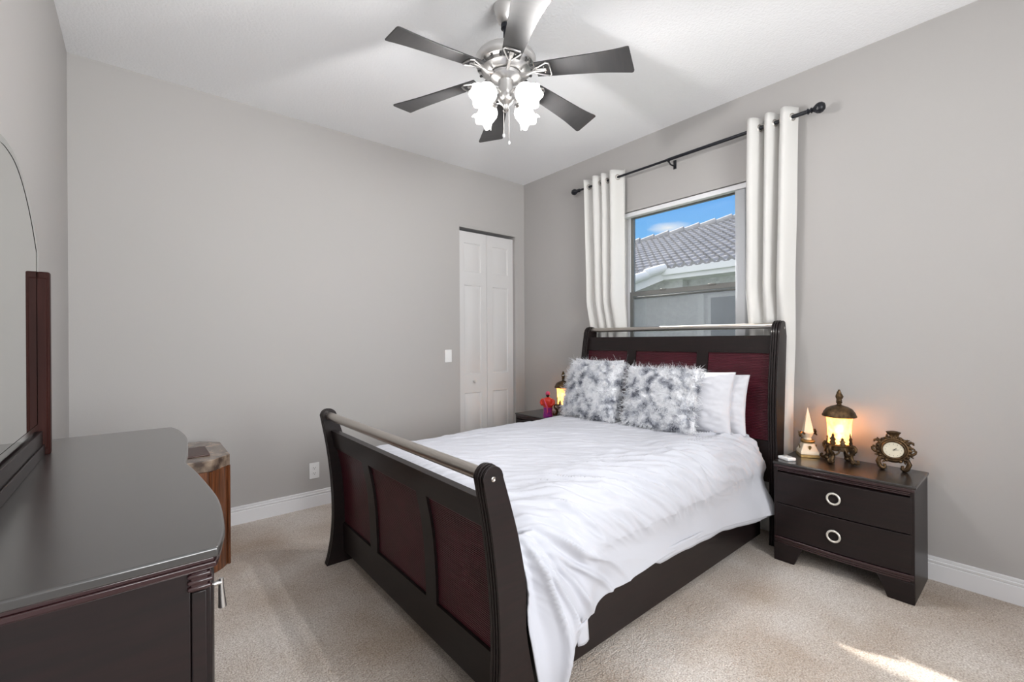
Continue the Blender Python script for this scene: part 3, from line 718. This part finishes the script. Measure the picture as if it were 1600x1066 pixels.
# ------------------------------------------------------------------ table lamps
bulb_m = glow('bulb_glass', (1, .75, .42), 12)
def leafshape(m, base, dirv, up, ln, wd, bend, th=.004):
    """lobed acanthus leaf"""
    base = Vector(base); dirv = Vector(dirv).normalized(); side = dirv.cross(Vector(up)).normalized(); nrm = side.cross(dirv)
    n = 15; rows = []
    for i in range(n):
        t = i/(n-1); w_ = wd*math.sin(PI*min(1, t*1.02)**.75)**.8*(1-.42*abs(math.sin(t*PI*3.5))) if 0 < t < 1 else .0008
        c = base+dirv*ln*t+nrm*bend*t*t; rows.append((c, max(w_, .0006)))
    vs = []; fs = []
    for c, w_ in rows: vs += [c-side*w_, c+nrm*th, c+side*w_, c-nrm*th*.6]
    for i in range(n-1):
        for k in range(4): fs.append((4*i+k, 4*i+(k+1) % 4, 4*i+4+(k+1) % 4, 4*i+4+k))
    fs += [(3, 2, 1, 0), (4*n-4, 4*n-3, 4*n-2, 4*n-1)]
    m.add(vs, fs)
def lamp(loc, rz, label):
    t = thing('table_lamp', loc, label, 'lamp', 'bronze lidded nightstand lamps with amber glass', rz)
    b = MB()
    b.open = True; b.lathe([(.050, .072), (.060, .070), (.064, .080), (.060, .090), (.064, .098), (.058, .106), (.050, .106)], seg=36, fn=lambda r, z, a, i: (r+.0022*math.cos(18*a)*(1 < i < 5), z)); b.open = False
    b.lathe([(1e-6, .074), (.052, .074), (.052, .080), (1e-6, .080)], seg=24)
    for k in range(4):
        a = PI/4+k*PI/2; ca, sa = math.cos(a), math.sin(a)
        def q(r, z): return (r*ca, r*sa, z)
        # scroll leg: S curve out and curling at the foot
        pts = [q(.056, .085), q(.066, .098), q(.078, .100), q(.086, .090), q(.085, .076), q(.076, .066), q(.066, .058), q(.060, .044), (q(.064, .026)), q(.076, .014), q(.090, .010), q(.100, .014), q(.101, .024), q(.094, .028)]
        b.tube(pts, [.006, .0075, .008, .008, .008, .009, .011, .012, .011, .010, .009, .0075, .006, .005], 10)
        b.ball(q(.070, .012), .014, .014, .012, 8)
        for dl in (-.5, .5): b.tube([(.060*math.cos(a+dl*1.2), .060*math.sin(a+dl*1.2), .078), (.066*math.cos(a+dl*.9), .066*math.sin(a+dl*.9), .060), (.070*math.cos(a+dl*.5), .070*math.sin(a+dl*.5), .050)], .005, 8)
    b.build('lamp_base', bronze_m, t, smooth=60)
    for k in range(8):
        a = PI/8*0+k*PI/4; big = k % 2
        l = MB(); leafshape(l, (.059*math.cos(a), .059*math.sin(a), .092), (.10*math.cos(a), .10*math.sin(a), 1), (math.cos(a), math.sin(a), 0), .078 if big else .056, .021 if big else .018, -.012)
        l.build('acanthus_leaf', bronze_m, t)
    s = MB(); s.open = True
    s.lathe([(.050, .082), (.053, .10), (.054, .16), (.056, .215), (.060, .248), (.063, .262)], seg=40, fn=lambda r, z, a, i: (r+.0008*math.cos(20*a), z)); s.build('glass_shade', amber_m, t, smooth=180, solid=.003)
    c = MB(); c.lathe([(.060, .262), (.080, .256), (.083, .260), (.081, .266), (.078, .270), (.074, .283), (.062, .300), (.042, .312), (.020, .319), (.013, .322), (.010, .328), (.014, .333), (.016, .338), (.010, .343), (1e-6, .344)], seg=48, fn=lambda r, z, a, i: (r*(1+.010*math.cos(24*a)) if 0 < i < 5 else r, z))
    c.build('lid', bronze_m, t)
    fn_ = MB(); fn_.lathe([(.008, .340), (.015, .345), (.012, .352), (.016, .360), (.018, .370), (.014, .380), (.010, .388), (.011, .392), (.006, .400), (.007, .405), (1e-6, .409)], seg=20, fn=lambda r, z, a, i: (r*(1+.16*math.cos(5*a+i*.8)) if 2 < i < 8 else r, z))
    fn_.build('finial', bronze_m, t, smooth=60)
    bb = MB(); bb.ball((0, 0, .17), .018, .018, .024, 8); bb.tube([(0, 0, .08), (0, 0, .15)], .010, 10); bb.build('bulb', bulb_m, t)
    d = bpy.data.lights.new('lamp_bulb', 'POINT'); d.energy = 75; d.color = (1, .58, .30); d.shadow_soft_size = .022
    o = bpy.data.objects.new('lamp_bulb', d); C.objects.link(o); o.parent = t; o.location = (0, 0, .19)
    t.scale = (1.03, 1.03, 1.05); return t
lamp((3.175, .785, SZ), .5, 'glowing amber glass lamp with bronze lid on the nightstand beside the clock')
lamp((3.15, 2.995, SZ), .2, 'glowing amber glass lamp with bronze lid behind the bed, half hidden by fur cushion')

# ------------------------------------------------------------------ mantel clock
ck = thing('mantel_clock', (3.185, .54, SZ), 'ornate bronze mantel clock with cream oval face on the nightstand', 'clock', rz=math.radians(10)); ck.scale = (1.1, 1.0, 1.12)
# local: face towards -x
m = MB()
zc = .105
def ell(a, ry, rz_, x=0): return (x, ry*math.cos(a), zc+rz_*math.sin(a))
for (ry, rz_, r, x) in ((.050, .043, .006, -.014), (.060, .052, .009, -.004), (.070, .060, .006, .002)):
    m.tube([ell(2*PI*i/48, ry, rz_, x) for i in range(48)], r, 8, closed=True)
m.prism([(.062*math.cos(2*PI*i/40), zc+.054*math.sin(2*PI*i/40)) for i in range(40)], 'x', -.010, .026)
for i in range(22):
    a = 2*PI*i/22
    if abs(a-1.5*PI) < .35: continue
    m.ball(ell(a, .069, .060, -.004), .009, .0085+.002*(i % 2), .009, 6)
    if i % 2 == 0 : leafshape(m, ell(a, .068, .058, 0), (0, math.cos(a+.5), math.sin(a+.5)), (-1, 0, 0), .026, .008, .004, .003)
for s in (-1, 1):      # scroll feet and side scrolls
    m.tube([(0, s*.040, .062), (-.002, s*.058, .058), (-.004, s*.066, .040), (-.004, s*.058, .018), (-.004, s*.046, .009), (-.004, s*.035, .014), (-.004, s*.036, .026), (-.004, s*.044, .027)], [.008, .011, .012, .011, .009, .008, .007, .005], 10)
    m.ball((0, s*.048, .010), .014, .016, .010, 8); m.ball((.012, s*.046, .008), .012, .012, .008, 8)
    m.tube([(0, s*.066, .085), (0, s*.080, .088), (0, s*.090, .096), (0, s*.093, .106), (0, s*.087, .111), (0, s*.082, .105)], [.007, .007, .006, .005, .005, .004], 8)
    m.tube([(0, s*.060, .140), (0, s*.072, .146), (0, s*.082, .142), (0, s*.083, .134)], [.007, .007, .006, .004], 8)
m.build('clock_case', bronze_m, ck, smooth=60)
m = MB()
m.lathe([(.012, .160), (.020, .163), (.014, .168), (.024, .182), (.030, .190), (.024, .193), (.010, .196), (1e-6, .197)], seg=24, sx=.6, fn=lambda r, z, a, i: (r*(1+.12*math.cos(8*a)) if i > 2 else r, z)); m.build('crown', bronze_m, ck, smooth=60)
f = MB(); f.prism([(.044*math.cos(2*PI*i/40), zc+.037*math.sin(2*PI*i/40)) for i in range(40)], 'x', -.0135, -.010); f = f.build('dial', face_m, ck)
n = MB(); n.M = Matrix.Translation((-.0145, 0, zc))
for i in range(12):
    a = 2*PI*i/12; c_, s_ = math.cos(a), math.sin(a); y, z = .034*s_, .028*c_
    n.box(0, .0008, y-.0008, y+.0008, z-.003, z+.003) if i in (0, 6) else n.box(0, .0008, y-.0016, y+.0016, z-.0008, z+.0008)
n.build('hour_mark', hand_m, f)
hd = MB(); hd.M = Matrix.Translation((-.016, 0, zc))
hd.tube([(0, 0, 0), (0, -.014, .010)], [.0016, .0008], 6).tube([(0, 0, 0), (0, -.024, .003)], [.0012, .0005], 6).ball((0, 0, 0), .0026, n=6); hd.build('clock_hand', hand_m, f)

# ------------------------------------------------------------------ obelisk ornament
ob = thing('obelisk_ornament', (3.19, .952, SZ), 'cream and gold obelisk ornament on the nightstand left of the lamp', 'ornament', rz=.55)
def sqs(m, prof):     # square lofts
    vs = []; fs = []
    for h_, z in prof: vs += [(-h_, -h_, z), (h_, -h_, z), (h_, h_, z), (-h_, h_, z)]
    for i in range(len(prof)-1):
        for k in range(4): fs.append((4*i+k, 4*i+(k+1) % 4, 4*i+4+(k+1) % 4, 4*i+4+k))
    fs += [(3, 2, 1, 0), tuple(4*len(prof)-4+k for k in range(4))]; m.add(vs, fs); return m
sqs(MB(), [(.044, 0), (.044, .014)]).build('plinth', gold_m, ob, bevel=.002)
sqs(MB(), [(.042, .014), (.042, .030), (.038, .036), (.027, .064), (.025, .070)]).build('pedestal', cream_m, ob, bevel=.003)
m = MB(); m.lathe([(.024, .070), (.032, .073), (.034, .080), (.030, .086), (.022, .088)], seg=24); 
for k in range(4):
    a = k*PI/2; leafshape(m, (.040*math.cos(a), .040*math.sin(a), .062), (-.3*math.cos(a), -.3*math.sin(a), -1), (math.cos(a), math.sin(a), 0), .026, .010, .002, .003)
m.build('gold_collar', gold_m, ob)
m = MB(); m.lathe([(.018, .088), (.015, .096), (.022, .110), (.027, .122), (.024, .126), (1e-6, .127)], seg=24); m.build('urn', cream_m, ob)
for s in (-1, 1):
    m = MB(); m.tube([(s*.020, s*-.020, .118), (s*.032, s*-.032, .128), (s*.044, s*-.044, .130), (s*.050, s*-.050, .120), (s*.046, s*-.046, .110), (s*.038, s*-.038, .112)], [.005, .006, .007, .006, .005, .004], 8)
    for k in range(5):
        a = k*1.25; leafshape(m, (s*.044, -s*.044, .118), (math.cos(a), math.sin(a)*.5, math.sin(a)), (s, -s, .1), .022, .007, .002, .003)
    m.build('leaf_handle', bronze_m, ob)
sqs(MB(), [(.024, .126), (.021, .132), (.021, .136), (.0012, .252)]).build('obelisk', cream_m, ob, bevel=.0015)

ob.scale = (1.17, 1.17, 1.2)
# white remote
rm = thing('remote_control', (3.0, 1.005, SZ), 'small white plastic remote lying on the nightstand edge nearest the bed', 'remote', rz=math.radians(-28)); rm.scale = (1.12, 1.12, 1.12)
MB().box(-.025, .025, -.036, .036, 0, .017).build('remote_body', white_m, rm, bevel=.005, bseg=3)
m = MB(); m.lathe([(.010, .0), (.010, .0195), (1e-6, .0195)], (0, -.014, 0), 20); m.build('dial_button', mat('remote_grey', (.45, .45, .46), .4), rm)
MB().box(-.012, .012, .008, .022, .015, .0178).build('display', mat('remote_lcd', (.25, .27, .26), .2), rm)

# ------------------------------------------------------------------ red figurine
fg = thing('figurine', (2.97, 3.025, SZ), 'red and purple robed ceramic figurine beside the lamp in the far corner', 'figurine', rz=.3)
MB().lathe([(.044, 0), (.047, .004), (.044, .03), (.040, .06), (.043, .085), (.040, .095), (1e-6, .096)], seg=28, fn=lambda r, z, a, i: (r*(1+.05*math.cos(7*a)), z)).build('purple_skirt', purple_m, fg, smooth=60)
m = MB(); m.lathe([(.040, .088), (.046, .100), (.052, .130), (.056, .155), (.046, .175), (.022, .186), (.013, .192)], seg=28, sx=.75)
for s in (-1, 1): m.tube([(0, s*.046, .168), (-.004, s*.062, .155), (-.010, s*.066, .135), (-.020, s*.052, .120), (-.026, s*.034, .122)], [.014, .016, .015, .013, .010], 10)
m.build('red_robe', red_m, fg, smooth=60)
MB().lathe([(.012, .186), (.012, .198), (.017, .204), (.019, .212), (.016, .220)], seg=20).build('head', mat('figurine_dark', (.03, .012, .01), .4), fg)
MB().lathe([(.016, .213), (.021, .217), (.022, .227), (.018, .238), (.008, .246), (1e-6, .249)], seg=20).build('turban', pink_m, fg)
sh = MB(); sh.tube([(-.030, .020, .172), (-.042, .004, .140), (-.042, -.016, .100), (-.044, -.02, .05)], [.006, .008, .009, .006], 8); sh.build('sash', pink_m, fg)

# ------------------------------------------------------------------ dresser
DH = .95; DY0, DY1 = .945, 2.41; DYC = (DY0+DY1)/2; DXB = XC+.012
dr = thing('dresser', (DXB, DYC, 0), 'dark espresso double-bow dresser along the left wall in the foreground', 'dresser')
fx = smooth_curve([(0, .108), (.035, .118), (.1, .130), (.28, .142), (.46, .134), (.62, .122), (.705, .112), (.7325, .109)], 46)
def topx(y):
    d = min(y-DY0, DY1-y); return interp(fx, d)
def outline(off, ends=0):
    ys = [DY0+ends+(DY1-DY0-2*ends)*i/120 for i in range(121)]
    pts = [(topx(y)-off-DXB, y-DYC) for y in ys]
    return [(0, ys[0]-DYC)]+pts+[(0, ys[-1]-DYC)]
MB().prism(outline(0), 'z', DH-.018, DH).build('dresser_top', woodt_m, dr, bevel=.004, bseg=3, smooth=30)
m = MB(); m.prism(outline(.008, .006), 'z', DH-.026, DH-.018); m.prism(outline(.004, .004), 'z', DH-.036, DH-.026); m.prism(outline(.010, .010), 'z', DH-.040, DH-.036)
m.build('edge_moulding', mould_m, dr, bevel=.002, smooth=30)
m = MB(); m.box(0, .375, DY0+.016-DYC, DY0+.036-DYC, 0, DH-.04).box(0, .375, DY1-.036-DYC, DY1-.016-DYC, 0, DH-.04).box(0, .01, DY0+.036-DYC, DY1-.036-DYC, .05, DH-.04).box(.35, .375, DY0+.036-DYC, DY1-.036-DYC, .05, DH-.04)
m.box(.376, .398, DY0+.012-DYC, DY0+.045-DYC, 0, DH-.075).box(.376, .398, DY1-.045-DYC, DY1-.012-DYC, 0, DH-.075)
m.build('dresser_body', wood_m, dr, bevel=.002)
for y0 in (DY0+.008, DY1-.048):
    m = MB().box(.374, .400, y0+.002-DYC, y0+.038-DYC, DH-.074, DH-.040)
    for z in (DH-.050, DH-.061, DH-.072): m.box(.370, .405+.003*(z == DH-.061), y0-DYC, y0+.04-DYC, z, z+.008)
    m.build('corner_moulding', mould_m, dr, bevel=.003)
hx = .40
def drawer_front(ya, yb, z0, z1):
    n = 30; ys = [ya+(yb-ya)*i/n for i in range(n+1)]
    return MB().prism([(topx(y)-.018-DXB, y-DYC) for y in ys]+[(.376, ys[-1]-DYC), (.376, ys[0]-DYC)], 'z', z0, z1)
for ya, yb in ((DY0+.05, DYC-.01), (DYC+.01, DY1-.05)):
    for z0, z1 in ((.66, .868), (.385, .65), (.11, .375)):
        f = drawer_front(ya, yb, z0, z1).build('drawer', wood_m, dr, bevel=.003, smooth=30)
        for hy in (ya+.075, yb-.075):
            x = topx(hy)-.018-DXB; zc = (z0+z1)/2+.065
            h = MB(); h.M = Matrix.Translation((x, hy-DYC, zc)); h.tube([(0, 0, 0), (.012, 0, 0)], .005, 10); h.tube([(.012, 0, .008), (.012, 0, -.01), (.014, 0, -.05)], [.004, .005, .0075], 10); h.build('drop_pull', chrome_m, f)

# dresser mirror
mr_ = thing('dresser_mirror', (-.25, DYC, DH), 'arched frameless-topped mirror between mahogany posts standing on the dresser', 'mirror')
def arch(y): return 1.815-.95*(max(0, abs(y)-.02))**2*1.28-.12*max(0, abs(y)-.3)**1.5   # height over floor at distance from centre
ys = [-.415+.83*i/60 for i in range(61)]
poly = [(-.415, 1.035-DH)]+[(y, arch(y)-DH) for y in ys]+[(.415, 1.035-DH)]
MB().prism(poly, 'x', -.003, .002).build('mirror_glass', mirror_m, mr_)
ins = .018
inner = [(-.415+ins, 1.035+ins-DH)]+[(y*(1-ins/.415), arch(y)-ins-DH) for y in ys]+[(.415-ins, 1.035+ins-DH)]
vs = [(.0025, a, b) for a, b in poly]+[(.0029, a, b) for a, b in inner]; n = len(poly)
bv = MB(); bv.add(vs, [(i, (i+1) % n, (i+1) % n+n, i+n) for i in range(n)]); bv.build('mirror_bevel', mirred_m, mr_)
for s in (-1, 1):
    y = s*.430; m = MB()
    m.box(-.012, -.001, y-.017, y+.017, 0, .60).box(.001, .029, y-.017, y+.017, 0, .595).box(-.009, .024, y-.022, y+.022, .02, .575)
    m.build('mirror_post', mahog_m, mr_, bevel=.004)
MB().box(-.015, .012, -.413, .413, 0, .078).box(.012, .017, -.413, .413, 0, .035).build('bottom_rail', wood_m, mr_, bevel=.002)
for y in (-.26, .26): MB().box(-.05, -.015, y-.04, y+.04, 0, .5).build('back_strut', wood_m, mr_)

# ------------------------------------------------------------------ marble-topped cabinet
cb = thing('marble_cabinet', (.13, 3.32, 0), 'walnut end cabinet with brown marble top beside the dresser, against the back wall', 'cabinet')
def octo(hx, hy, c): return [(-hx+c, -hy), (hx-c, -hy), (hx, -hy+c), (hx, hy-c), (hx-c, hy), (-hx+c, hy), (-hx, hy-c), (-hx, -hy+c)]
MB().prism(octo(.285, .31, .10), 'z', .585, .65).build('marble_top', marble_m, cb, bevel=.004)
def body_poly(off):
    hx, hy, c = .275+off, .30+off, .10; P_ = octo(hx, hy, c); out = []
    for i in range(8):
        a = Vector(P_[i]); b = Vector(P_[(i+1) % 8]); d = b-a; nn_ = Vector((d.y, -d.x)).normalized()
        for k in range(8):
            t = k/8; out.append(tuple(a+d*t+nn_*.012*math.sin(PI*t)))
    return out
MB().prism(body_poly(0), 'z', .0, .585).build('cabinet_body', walnut_m, cb, bevel=.002, smooth=20)
for px, py in octo(.280, .305, .10): MB().tube([(px, py, .0), (px, py, .584)], .008, 8).build('corner_bead', walnut_m, cb)
tag(MB().box(-.13, .13, -.13, .13, 0, .010).build('leather_folder', tablet_m, bevel=.003, loc=(.19, 3.27, .65)), 'flat dark brown leather folder lying on the marble cabinet top', 'folder')

# ------------------------------------------------------------------ ceiling fan
FX, FY = 1.475, 1.801
fan = thing('ceiling_fan', (FX, FY, H), 'brushed nickel ceiling fan with six dark blades and four lit tulip shades', 'ceiling fan')
MB().lathe([(1e-6, 0), (.062, 0), (.064, -.008), (.060, -.020), (.050, -.055), (.036, -.085), (.024, -.092), (.018, -.092)], seg=36).build('canopy', chrome_m, fan)
MB().lathe([(.018, -.09), (.024, -.095), (.024, -.115), (.012, -.122), (.012, -.19), (.026, -.195), (.030, -.215), (.020, -.222)], seg=24).build('downrod', black_m, fan)
MB().lathe([(1e-6, -.238), (.06, -.240), (.115, -.248), (.147, -.260), (.157, -.275), (.157, -.302), (.150, -.318), (.135, -.325), (.128, -.338), (.100, -.352), (.075, -.356), (1e-6, -.356)], seg=56).build('motor_housing', chrome_m, fan, smooth=35)
vf = MB().box(.105, .146, -.006, .006, -.335, -.329).build('vent_slot', slot_m, fan)
for k in range(1, 18):
    c = vf.copy(); C.objects.link(c); c.parent = fan; c.rotation_euler = (0, 0, 2*PI*k/18)
MB().lathe([(.07, -.353), (.082, -.360), (.080, -.374), (.060, -.384), (.040, -.390), (.034, -.410), (.040, -.425), (.034, -.445), (.042, -.458), (.044, -.480), (.034, -.500), (.018, -.512), (.012, -.530), (.016, -.540), (.006, -.550), (1e-6, -.552)], seg=36).build('light_kit', chrome_m, fan, smooth=50)
# blade
def blade_mesh():
    top = smooth_curve([(.165, .046), (.25, .052), (.38, .060), (.50, .070), (.58, .082), (.635, .091)], 16)
    bot = smooth_curve([(.165, -.046), (.25, -.050), (.38, -.054), (.50, -.058), (.58, -.064), (.62, -.070)], 16)
    poly = top+[(.643, .087), (.646, .078)]+[(.646-.002*i, .078-.135*i/6) for i in range(1, 6)]+[(.633, -.066), (.628, -.070)]+list(reversed(bot))
    return MB().prism(poly, 'z', -.003, .003)
bl = None
for k in range(6):
    ang = math.radians(-1+60*k)
    M = Matrix.Translation((0, 0, -.345)) @ Matrix.Rotation(ang, 4, 'Z') @ Matrix.Rotation(math.radians(6.0), 4, 'Y') @ Matrix.Rotation(math.radians(-11), 4, 'X')
    if bl is None:
        b = blade_mesh().build('blade', blade_m, fan, bevel=.001); bl = b
        a_ = MB()
        pts = [(.245, 0, -.006), (.242, .036, -.006), (.228, .043, -.006), (.165, .014, -.007), (.148, 0, -.008), (.165, -.014, -.007), (.228, -.043, -.006), (.242, -.036, -.006)]
        a_.tube(pts, .005, 8, closed=True); a_.tube([(.085, 0, -.016), (.12, 0, -.022), (.155, 0, -.009), (.20, 0, -.006)], [.010, .009, .007, .004], 8)
        a_.box(.17, .222, -.010, .010, -.0075, -.0035)
        for y in (-.018, .018): a_.ball((.212, y, -.006), .004, n=6)
        br = a_.build('blade_iron', chrome_m, b); 
    else:
        b = bl.copy(); C.objects.link(b); b.parent = fan; c2 = br.copy(); C.objects.link(c2); c2.parent = b
    b.matrix_local = M
# tulip lights
tl = None
for k in range(4):
    az = math.radians(51+45+90*k)
    M = Matrix.Translation((0, 0, -.462)) @ Matrix.Rotation(az, 4, 'Z')
    if tl is None:
        arm = MB(); arm.tube([(.030, 0, 0), (.060, 0, .012), (.080, 0, .006), (.090, 0, -.008)], .007, 10); arm = arm.build('light_arm', chrome_m, fan)
        TM = Matrix.Translation((.086, 0, -.004)) @ Matrix.Rotation(math.radians(-54), 4, 'Y') @ Matrix.Rotation(PI, 4, 'X')
        cp = MB(); cp.M = TM; cp.lathe([(.010, 0), (.022, .002), (.024, .018), (.020, .022)], seg=20); cp.build('socket_cup', chrome_m, arm)
        sh_ = MB(); sh_.M = TM; sh_.open = True
        sh_.lathe([(.020, .015), (.030, .022), (.044, .036), (.050, .055), (.047, .078), (.045, .096), (.054, .115), (.060, .122)], seg=48, fn=lambda r, z, a, i: (r*(1+.03*math.cos(6*a)*(i > 3)), z+(.008*math.cos(6*a) if i == 7 else (.005*math.cos(6*a) if i == 6 else 0))))
        sh_.build('tulip_shade', tulip_m, arm, smooth=180, solid=.0025)
        tl = arm
    else:
        arm = copy_tree(tl, fan)
    arm.matrix_local = M
    d = bpy.data.lights.new('fan_bulb', 'POINT'); d.energy = 18; d.color = (1, .985, .975); d.shadow_soft_size = .022
    o = bpy.data.objects.new('fan_bulb', d); C.objects.link(o); o.parent = fan; o.location = (.182*math.cos(az), .182*math.sin(az), -.532)
for (x, y, ln) in ((.012, -.010, .165), (-.006, .012, .125)):
    p = MB(); p.tube([(x, y, -.53), (x, y, -.53-ln)], .0018, 6); 
    p = p.build('pull_chain', chrome_m, fan)
    q = MB(); q.lathe([(1e-6, 0), (.006, -.004), (.008, -.014), (.004, -.022), (1e-6, -.023)], (x, y, -.53-ln), 14); q.build('chain_pull', trim_m, p)
